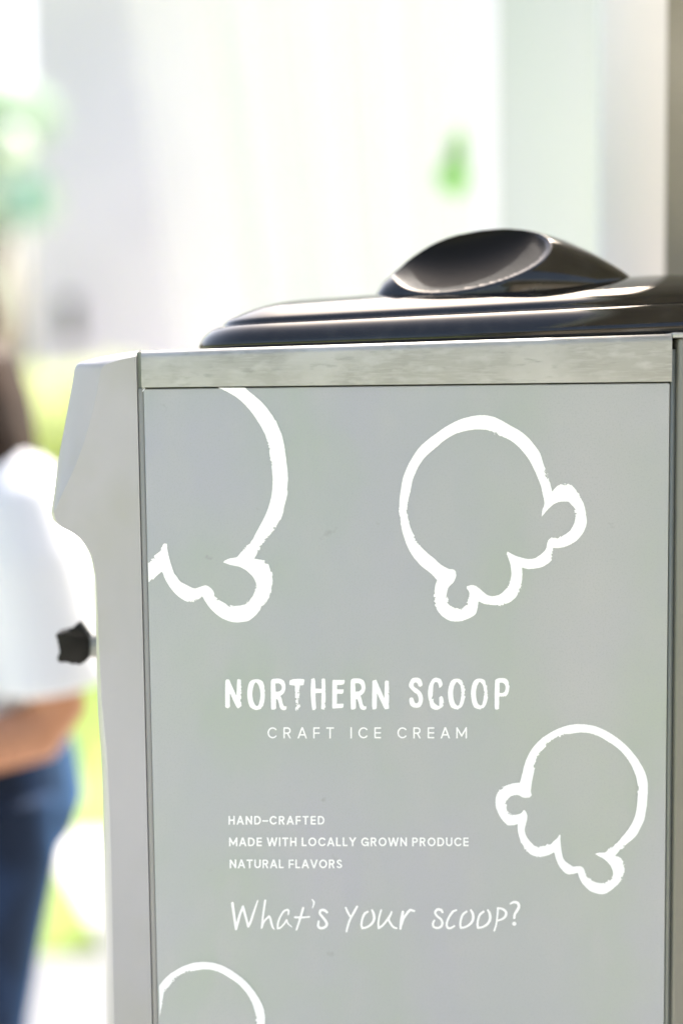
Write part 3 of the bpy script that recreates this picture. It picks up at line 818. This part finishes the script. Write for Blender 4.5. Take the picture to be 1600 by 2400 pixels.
# --- handwriting
C_ = (530, 2090, 4.48); D_ = (780, 2090, 3.4844)
HWR = [
 (C_, [(66,120),(80,220),(104,392)], [14,14,13]), (C_, [(104,392),(120,330),(150,225),(177,155)], [13,14,13,13]), (C_, [(177,155),(205,260),(232,365)], [14,13,12]), (C_, [(232,365),(255,320),(290,215),(331,94)], [12,13,12,8]),
 (C_, [(410,92),(390,230),(372,380)], [12,11,10]), (C_, [(374,380),(400,310),(450,258),(462,275),(475,330),(490,375),(506,396)], [8,10,12,12,12,11,5]),
 (C_, [(652,240),(655,200),(645,187),(605,205),(562,275),(542,340),(541,385),(565,380),(610,335),(634,295),(650,335),(690,370)], [8,12,11,11,10,11,11,10,10,9,9,5]),
 (C_, [(808,172),(780,270),(738,398)], [13,12,10]), (C_, [(722,268),(800,270),(872,263)], [12,11,10]),
 (C_, [(903,82),(920,110),(915,145),(905,170)], [7,11,8,5]),
 (C_, [(1058,216),(1030,194),(995,194),(982,225),(1010,265),(1045,310),(1055,345),(1030,375),(990,382),(965,360),(970,310)], [13,15,14,12,13,14,15,14,14,14,11]),
 (C_, [(1254,168),(1275,215),(1305,268)], [11,12,10]), (C_, [(1373,156),(1340,215),(1300,290),(1275,360),(1262,417)], [12,13,12,12,11]),
 (D_, [(283,163),(260,178),(240,220),(232,270),(238,297),(275,290),(315,262),(335,225),(332,180),(318,150)], [9,11,9,9,9,9,10,11,11,8]),
 (D_, [(393,150),(380,195),(370,250),(372,298)], [8,8,8,9]), (D_, [(372,298),(405,275),(445,225),(468,190),(478,165)], [9,9,9,9,8]), (D_, [(470,190),(455,225),(470,260),(495,290),(520,298)], [6,9,9,9,7]),
 (D_, [(570,165),(558,230),(550,302)], [11,12,9]), (D_, [(552,290),(575,220),(605,175),(630,150),(662,157)], [8,10,10,11,9]),
 (D_, [(893,167),(880,148),(850,146),(833,168),(845,195),(880,225),(892,255),(880,285),(850,296),(820,285),(816,255),(826,235)], [9,11,11,9,9,10,10,10,9,9,9,8]),
 (D_, [(1005,150),(975,165),(940,220),(927,265),(935,292),(955,298),(990,280)], [8,10,9,9,10,9,8]),
 (D_, [(1088,162),(1060,185),(1045,220),(1038,265),(1042,295),(1080,288),(1120,262),(1142,225),(1140,180),(1125,150)], [9,10,9,9,9,9,10,11,11,8]),
 (D_, [(1228,162),(1200,185),(1185,220),(1178,265),(1182,295),(1220,288),(1260,262),(1280,225),(1278,180),(1263,150)], [9,10,9,9,9,9,10,11,11,8]),
 (D_, [(1345,135),(1340,200),(1330,270),(1315,318)], [9,8,8,8]), (D_, [(1343,134),(1380,140),(1410,165),(1408,195),(1385,220),(1345,236)], [9,9,11,11,9,7]),
 (D_, [(1448,97),(1475,85),(1505,92),(1516,120),(1500,155),(1482,185),(1478,214)], [8,11,12,12,12,10,10]), (D_, [(1478,261),(1478.5,261.5)], [17,17]),
]
pr = Print()
strokes_all = []
for (ox, oy, sc), pts, rad in HWR:
    p = zz(pts, ox, oy, sc)
    if len(p) > 2:
        k = 5
        sp = spline(p, k, 75, closed=False)
        rr = [np.interp(i / k, range(len(rad)), rad) / sc for i in range(len(sp))]
    else:
        sp = np.array(p); rr = [r / sc for r in rad]
    strokes_all.append((sp, rr))
# strokes that touch are drawn in one field, so no two print faces overlap
xr = sorted(range(len(strokes_all)), key=lambda i: strokes_all[i][0][:, 0].min())
clusters = []
for i in xr:
    a, b = strokes_all[i][0][:, 0].min() - 4, strokes_all[i][0][:, 0].max() + 4
    if clusters and a < clusters[-1][1]:
        clusters[-1][0].append(i); clusters[-1][1] = max(clusters[-1][1], b)
    else: clusters.append([[i], b])
for ids, _ in clusters:
    st = [strokes_all[i] for i in ids]
    x0, y0, X, Y = grid_of([s_[0] for s_ in st], 0.7, 6)
    pr.field(x0, y0, 0.7, sd_strokes(X, Y, st))
pr.obj('question_lettering', "handwritten words What's your scoop?", side)

# ------------------------------------------------------------------ right-hand wall, door and curtain
def wx(px, y): return P(px, 600, y).x
py = 0.33
pil = empty('taupe_wall', (0.8, 0.6, 0)); tag(pil, 'taupe rendered wall end standing behind the machine at the right edge', 'wall')
bm = bmesh.new()
pl_ = [(wx(1557, py), py), (1.6, py), (1.6, py + .12), (wx(1560, py + .12), py + .12)]
loft(bm, [[(a, b, z) for a, b in pl_] for z in (0.0, 2.318)])
bmesh.ops.bevel(bm, geom=bm.edges[:], offset=0.002, segments=2, affect='EDGES')
bm_obj('wall_face', bm, M['pillar'], pil, True, R(40))
box('added_canopy', (0.36, -0.95, 2.32), (1.6, 0.52, 2.40), M['pillar'], pil, bevel=0.004)  # canopy and its edge are added out of view to darken the lid's reflections
box('added_canopy_edge', (0.345, -0.965, 2.29), (0.359, 0.535, 2.42), M['frame'], pil, bevel=0.002)
box('skirting', (wx(1556, py) - .004, py - 0.012, 0.01), (1.6, py - .001, 0.12), M['frame'], pil, bevel=0.002)

dy = 0.62
door = empty('glass_door', (0.38, dy, 0)); tag(door, 'cream framed door with a pale green frosted pane behind the lid', 'door')
x1 = wx(1400, dy)
box('door_post', (x1, dy, 0.01), (x1 + 0.18, dy + 0.012, 2.10), M['frame'], door, bevel=0.006)
dy2 = 1.05
xa, xb = wx(1165, dy2), wx(1470, dy2)
box('pane', (xa + .002, dy2 + 0.004, 0.10), (xb, dy2 + 0.012, 2.18), M['pane'], door)
box('pane_stile', (xa - 0.030, dy2 - 0.004, 0.01), (xa, dy2 + 0.030, 2.28), M['frame'], door, bevel=0.004)
box('head_rail', (xa, dy2 - 0.003, 2.181), (xb + .1, dy2 + 0.029, 2.28), M['frame'], door, bevel=0.004)
box('bottom_rail', (xa, dy2 - 0.003, 0.011), (xb + .1, dy2 + 0.029, 0.099), M['frame'], door, bevel=0.004)

def curtain(name, x0f, x1, y, z0, z1, amp, folds, m, label, seed):
    random.seed(seed)
    vs, fs = [], []
    nx, nz = 160, 24
    ph = [random.uniform(0, 6.28) for _ in range(4)]
    for j in range(nz + 1):
        v = j / nz
        x0 = x0f(z0 + (z1 - z0) * v)
        for i in range(nx + 1):
            u = i / nx
            a = amp * (0.6 + 0.4 * (1 - v))
            yy = y + a * math.sin(u * folds * 6.28 + ph[0] + 0.5 * math.sin(u * 9 + ph[1])) + a * .4 * math.sin(u * folds * 2.3 * 6.28 + ph[2])
            vs.append((x0 + (x1 - x0) * u + 0.01 * math.sin(u * 30 + v * 2), yy, z0 + (z1 - z0) * v))
    for j in range(nz):
        for i in range(nx):
            a = j * (nx + 1) + i
            fs.append((a, a + 1, a + nx + 2, a + nx + 1))
    o = mesh_obj(name, vs, fs, m, None, True)
    tag(o, label, 'curtain')
    return o
cy = 3.4
def tie(z):
    t = (P(0, 0, cy).z - z) / (P(0, 0, cy).z - P(0, 800, cy).z)
    return wx(470 + 90 * max(-.3, min(1.1, t)), cy)
curtain('curtain', tie, wx(1240, cy), cy, 0.03, 3.1, 0.028, 9, M['curtain'], 'dense white curtain hanging in folds right behind the ice cream machine lid', 3)
curtain('curtain', lambda z: wx(300, cy) + (tie(z) - wx(470, cy)), wx(640, cy), cy + .12, 0.03, 3.1, 0.02, 4, M['sheer'], 'thin see-through curtain panel left of the denser white curtain', 8)
rail = bmesh.new(); tube(rail, [(wx(340, cy), cy, 3.13), (wx(1400, cy), cy, 3.13)], [0.012, 0.012], 12)
tag(bm_obj('curtain_rail', rail, M['metal_post'], None, True), 'metal rail above the white curtains', 'rail')

# ------------------------------------------------------------------ foliage
def leaves(name, n, cents, size, m, parent=None, seed=1):
    """cents: list of (centre, radii); leaf-shaped four-cornered faces spread through lumpy volumes"""
    rnd = random.Random(seed)
    vs, fs = [], []
    for k in range(n):
        c, r = rnd.choice(cents)
        while True:
            u = Vector((rnd.uniform(-1, 1), rnd.uniform(-1, 1), rnd.uniform(-1, 1)))
            if u.length < 1: break
        if u.length < 0.45 and rnd.random() < .6: u = u.normalized() * rnd.uniform(.6, 1)
        p = Vector((c[0] + u.x * r[0], c[1] + u.y * r[1], c[2] + u.z * r[2]))
        d = Vector((rnd.gauss(0, 1), rnd.gauss(0, 1), rnd.gauss(0, 1))).normalized()
        e = d.orthogonal().normalized()
        s = size * rnd.uniform(.6, 1.3)
        b = len(vs)
        nn = d.cross(e) * s * .12
        vs += [p - d * s, p + e * s * .45 + nn, p + d * s, p - e * s * .45 + nn]
        fs += [(b, b + 1, b + 2), (b, b + 2, b + 3)]
    return mesh_obj(name, vs, fs, m, parent)

# clipped hedge, sunlit, behind the person
hy = 6.8
hd = empty('hedge', (-1.9, hy, 0)); tag(hd, 'sunlit yellow-green hedge behind the person', 'hedge')
ce = []
rnd = random.Random(4)
hx0, hx1 = P(-260, 900, hy).x, P(330, 900, hy).x
for k in range(26):
    xx = hx0 + (hx1 - hx0) * (k + .5) / 26
    top = P(0, 838 + 24 * rnd.random(), hy).z
    ce += [((xx, hy + rnd.uniform(-.1, .2), top - .38), (.2, .3, .38)), ((xx, hy, top - 1.0), (.2, .35, .45))]
leaves('crown', 17000, ce, 0.035, M['leaf_yellow'], hd, 5)
bm = bmesh.new()
for k in range(9):
    xx = hx0 + (hx1 - hx0) * (k + .5) / 9
    tube(bm, [(xx, hy, -0.01), (xx + .03, hy + .02, .5), (xx - .03, hy, 1.1)], [.03, .022, .01], 8)
bm_obj('stems', bm, M['bark'], hd, True)

def tree(c, h, cr, m, label, n, seed, size=0.07):
    x, y = c
    t = empty('tree', (x, y, 0)); tag(t, label, 'tree', None)
    rnd = random.Random(seed)
    bm = bmesh.new()
    tube(bm, [(x, y, -.02), (x + .04, y, h * .3), (x - .03, y + .05, h * .55), (x, y, h * .8)], [.11, .085, .06, .02], 10)
    ce = []
    for k in range(9):
        a = k * 2.4; rr = cr * rnd.uniform(.35, .75)
        p = (x + rr * math.cos(a), y + rr * math.sin(a), h * rnd.uniform(.55, .98))
        tube(bm, [(x, y, h * .45), ((x + p[0]) / 2, (y + p[1]) / 2, (h * .45 + p[2]) / 2 + .1), p], [.045, .03, .01], 7)
        ce.append((p, (cr * .42, cr * .42, cr * .34)))
    ce.append(((x, y, h), (cr * .5, cr * .5, cr * .4)))
    bm_obj('trunk', bm, M['bark'], t, True)
    leaves('crown', n, ce, size, m, t, seed)
q = P(-90, 130, 8.2)
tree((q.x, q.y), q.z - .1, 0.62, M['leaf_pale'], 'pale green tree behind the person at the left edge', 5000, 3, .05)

# small sprig of a climber by the door frame
sy = 1.75
q0 = P(1064, 400, sy)
sp = empty('climbing_plant', (q0.x, sy, 0)); tag(sp, 'thin climbing plant with one small tuft of green leaves in front of the curtain', 'plant')
bm = bmesh.new()
tube(bm, [(q0.x + .05, sy, -0.01), (q0.x + .03, sy, .8), (q0.x + .012, sy, 1.4), (q0.x, sy, q0.z + .02)], [.0035, .003, .002, .001], 6)
bm_obj('stem', bm, M['leaf_green'], sp, True)
leaves('leaf_tuft', 280, [((q0.x, sy, q0.z - .012), (.036, .03, .040)), ((q0.x + .006, sy, q0.z + .045), (.014, .016, .035))], 0.014, M['leaf_green'], sp, 9)

# ------------------------------------------------------------------ pale building, lamp
by = 10.0
b0, b1 = P(70, 500, by).x, P(640, 500, by).x
bd = empty('pale_building', ((b0 + b1) / 2, by + 2, 0)); tag(bd, 'pale grey plastered house far behind the hedge', 'building')
box('wall', (b0, by, 0.0), (b1, by + 4, 5.2), M['building'], bd, bevel=0.01)
bm = bmesh.new()
loft(bm, [[(b0 - .2, by - .25, 5.201), (b1 + .2, by - .25, 5.201), (b1 + .2, by + 4.2, 5.201), (b0 - .2, by + 4.2, 5.201)],
          [(b0 + .8, by + 1.4, 6.4), (b1 - .8, by + 1.4, 6.4), (b1 - .8, by + 2.4, 6.4), (b0 + .8, by + 2.4, 6.4)]])
bm_obj('roof', bm, M['roof'], bd)
def win(px0, py0, px1, py1, m):
    a = P(px0, py1, by); b = P(px1, py0, by)
    f = box('window', (a.x, by - .03, a.z), (b.x, by - .002, b.z), M['building'], bd)
    box('pane', (a.x + .03, by - .034, a.z + .03), (b.x - .03, by - .0305, b.z - .03), m, f)
win(138, 690, 192, 812, M['glass_dark'])
sgy = 6.9
a = P(30, 515, sgy); b = P(88, 425, sgy)
sh = empty('teal_sign', ((a.x + b.x) / 2, sgy, 0)); tag(sh, 'small teal board on a post beside the pale house', 'sign')
box('board', (a.x, sgy - .02, a.z), (b.x, sgy + .02, b.z), M['teal'], sh, bevel=.005)
bm = bmesh.new(); tube(bm, [((a.x + b.x) / 2, sgy + .04, -.02), ((a.x + b.x) / 2, sgy + .04, b.z)], [.025, .02], 10); bm_obj('post', bm, M['metal_post'], sh, True)

ly = 6.0
q = P(28, 340, ly)
lp = empty('garden_lamp', (q.x, ly, 0)); tag(lp, 'garden lamp with a round white globe beside the tree', 'lamp')
bm = bmesh.new(); ellipsoid(bm, (q.x, ly, q.z), (.085, .085, .085), 20, 14); bm_obj('globe', bm, M['lamp'], lp, True)
bm = bmesh.new(); tube(bm, [(q.x, ly, -.02), (q.x, ly, q.z - .08)], [.02, .014], 10); bm_obj('post', bm, M['metal_post'], lp, True)

# added unseen house behind the viewer, giving the black lid dark reflections
rb = empty('added_rear_house', (2.2, -7, 0)); tag(rb, 'added unseen dark house on the camera side, there for the lid to mirror', 'building')
box('wall', (0.9, -8, 0.0), (7, -5.6, 3.4), M['pillar'], rb, bevel=.01)
for k in range(3):
    f = box('window', (1.4 + k * 1.7, -5.598, .9), (2.5 + k * 1.7, -5.56, 2.3), M['frame'], rb)
    box('pane', (1.47 + k * 1.7, -5.559, .97), (2.43 + k * 1.7, -5.555, 2.23), M['glass_dark'], f)
box('roof', (0.6, -8.3, 3.401), (7.3, -5.2, 3.6), M['roof'], rb, bevel=.02)

# ------------------------------------------------------------------ person, seen from the side, facing left
pe = empty('person', (-0.56, 0.98, 0))
tag(pe, 'person in a white T-shirt and dark blue jeans with long brown hair at left', 'person')
PY = 1.0
def ring(x, y, z, rx, ry, n=20, p=2.2):
    out = []
    for k in range(n):
        t = 2 * math.pi * k / n
        c, s_ = math.cos(t), math.sin(t)
        out.append((x + rx * math.copysign(abs(c) ** (2 / p), c), y + ry * math.copysign(abs(s_) ** (2 / p), s_), z))
    return out
# body
HX = -0.640; HZ = 1.535
bm = bmesh.new()
loft(bm, [ring(-.55, PY, .80, .10, .15), ring(-.55, PY, 1.0, .085, .125), ring(-.545, PY, 1.2, .10, .145), ring(-.545, PY, 1.31, .085, .17), ring(-.555, PY, 1.36, .055, .07)])
tube(bm, [(-.56, PY, 1.31), (-.60, PY, 1.40), (-.635, PY, 1.47)], [.06, .05, .052])
ellipsoid(bm, (HX, PY, HZ + .02), (.095, .075, .10))
ellipsoid(bm, (HX - .03, PY, HZ - .035), (.062, .058, .078))
tube(bm, [(HX - .088, PY, HZ + .02), (HX - .104, PY, HZ - .012), (HX - .088, PY, HZ - .02)], [.008, .015, .010], 10)
ellipsoid(bm, (HX - .078, PY, HZ - .085), (.022, .024, .018))
for s_ in (-1, 1):
    ellipsoid(bm, (HX + .005, PY + s_ * .074, HZ - .005), (.018, .010, .030))
AY = 0.845
arm = [(-.478, .86, 1.295), (-.455, AY, 1.20), (-.435, AY, 1.08), (-.412, AY - .005, .985), (-.440, AY - .01, .955), (-.52, AY - .02, .935), (-.61, AY - .03, .925), (-.67, AY - .035, .925)]
tube(bm, arm, [.050, .046, .043, .040, .044, .041, .033, .026], 16)
def hand(base, d, s):
    base = Vector(base); d = Vector(d)
    tube(bm, [base, base + d * .04, base + d * .085], [.026, .036, .030], 14, .5)
    for k, ln in enumerate((.070, .078, .072, .058)):
        o = Vector((0, 0, .024 - .016 * k))
        a = base + d * .078 + o
        tube(bm, [a, a + d * ln * .45, a + d * ln * .8 + Vector((0, s * .018, -.006)), a + d * ln + Vector((0, s * .036, -.010))], [.0095, .0088, .0080, .006], 8)
    a = base + d * .02 + Vector((0, 0, .022))
    tube(bm, [a, a + d * .03 + Vector((0, s * .012, .026)), a + d * .058 + Vector((0, s * .022, .036))], [.013, .010, .007], 8)
hand((-.672, AY - .035, .925), (-1, 0, 0), 1)
FY = 1.155
arm2 = [(-.52, 1.14, 1.295), (-.51, FY, 1.20), (-.50, FY, 1.08), (-.495, FY, 1.0), (-.53, FY - .01, .97), (-.60, FY - .03, .96), (-.68, FY - .05, .965)]
tube(bm, arm2, [.050, .046, .043, .040, .042, .036, .026], 16)
hand((-.682, FY - .05, .965), (-1, 0, 0), -1)
for s_, fx in ((-1, 0.0), (1, -.05)):
    tube(bm, [(-.56 + fx, PY + s_ * .085, .46), (-.55 + fx, PY + s_ * .085, .25), (-.54 + fx, PY + s_ * .085, .06)], [.05, .045, .035])
body = bm_obj('body', bm, M['skin'], pe, True)
off = Vector(body.location); remesh(body, 0.0055, 3)
# face details
for s_ in (-1, 1):
    bm = bmesh.new(); ellipsoid(bm, (HX - .086, PY + s_ * .030, HZ + .012), (.008, .011, .007), 10, 8); bm_obj('eye', bm, M['eye'], pe, True)
bm = bmesh.new(); ellipsoid(bm, (HX - .088, PY, HZ - .052), (.008, .022, .007), 12, 8); bm_obj('mouth', bm, M['lip'], pe, True)
# hair: cap and a long fall down the back
bm = bmesh.new()
ellipsoid(bm, (HX + .018, PY, HZ + .035), (.102, .088, .105))
loft(bm, [ring(HX + .05, PY, HZ + .06, .05, .07), ring(HX + .066, PY, HZ - .01, .048, .085), ring(-.545, PY - .03, 1.50, .052, .095), ring(-.528, PY - .04, 1.44, .054, .095), ring(-.512, PY - .055, 1.385, .050, .09), ring(-.498, PY - .07, 1.34, .040, .08), ring(-.492, PY - .075, 1.305, .018, .05)])
hair = bm_obj('hair', bm, M['hair'], pe, True); remesh(hair, 0.006, 3)
me = hair.data
for v in me.vertices:
    v.co += Vector((mnoise.noise(Vector((v.co.y * 60, v.co.z * 6, 1))) * .004, mnoise.noise(Vector((v.co.y * 50, v.co.z * 5, 9))) * .003, 0))
# keep the face free of hair
bm = bmesh.new(); bm.from_mesh(me)
o3 = Vector((-.56, .98, 0))
kill = [v for v in bm.verts if (v.co.x + 0 < HX - .030 and v.co.z < HZ + .075)]
bmesh.ops.delete(bm, geom=kill, context='VERTS'); bm.to_mesh(me); bm.free()
# shirt
bm = bmesh.new()
loft(bm, [ring(-.552, PY, .935, .122, .17, 26), ring(-.552, PY, .97, .122, .165, 26), ring(-.548, PY, 1.03, .116, .155, 26), ring(-.535, PY, 1.15, .150, .165, 26), ring(-.530, PY, 1.24, .135, .170, 26),
          ring(-.538, PY, 1.31, .105, .150, 26), ring(-.555, PY, 1.365, .070, .10, 26), ring(-.565, PY, 1.385, .055, .065, 26)])
tube(bm, [(-.515, .955, 1.335), (-.490, .905, 1.318), (-.468, .865, 1.275), (-.448, .848, 1.20), (-.428, AY - .002, 1.09), (-.418, AY - .004, 1.015)], [.040, .054, .064, .070, .076, .082], 24)
tube(bm, [(-.53, 1.10, 1.325), (-.52, 1.14, 1.29), (-.51, FY, 1.20), (-.50, FY, 1.09)], [.045, .066, .068, .074], 20)
shirt = bm_obj('t_shirt', bm, M['shirt'], pe, True); remesh(shirt, 0.007, 14)
# jeans
bm = bmesh.new()
loft(bm, [ring(-.555, PY, .955, .108, .148, 24), ring(-.550, PY, .87, .125, .165, 24), ring(-.545, PY, .80, .130, .170, 24), ring(-.552, PY, .74, .115, .165, 24)])
tube(bm, [(-.535, PY - .085, .84), (-.535, PY - .088, .75), (-.548, PY - .088, .62), (-.560, PY - .085, .47), (-.555, PY - .085, .28), (-.545, PY - .085, .09)], [.100, .100, .083, .066, .060, .056], 20)
tube(bm, [(-.555, PY + .085, .84), (-.565, PY + .085, .72), (-.590, PY + .085, .60), (-.61, PY + .085, .47), (-.60, PY + .085, .28), (-.59, PY + .085, .09)], [.10, .096, .083, .066, .060, .056], 20)
jeans = bm_obj('jeans', bm, M['jeans'], pe, True); remesh(jeans, 0.0075, 4)
for s_, fx in ((-1, 0.0), (1, -.045)):
    bm = bmesh.new()
    loft(bm, [ring(-.595 + fx, PY + s_ * .085, .008, .135, .046, 20, 2.6), ring(-.595 + fx, PY + s_ * .085, .035, .135, .046, 20, 2.6), ring(-.575 + fx, PY + s_ * .085, .07, .10, .042, 20), ring(-.548 + fx, PY + s_ * .085, .11, .05, .04, 20)])
    bm_obj('shoe', bm, M['shoe'], pe, True, R(50))
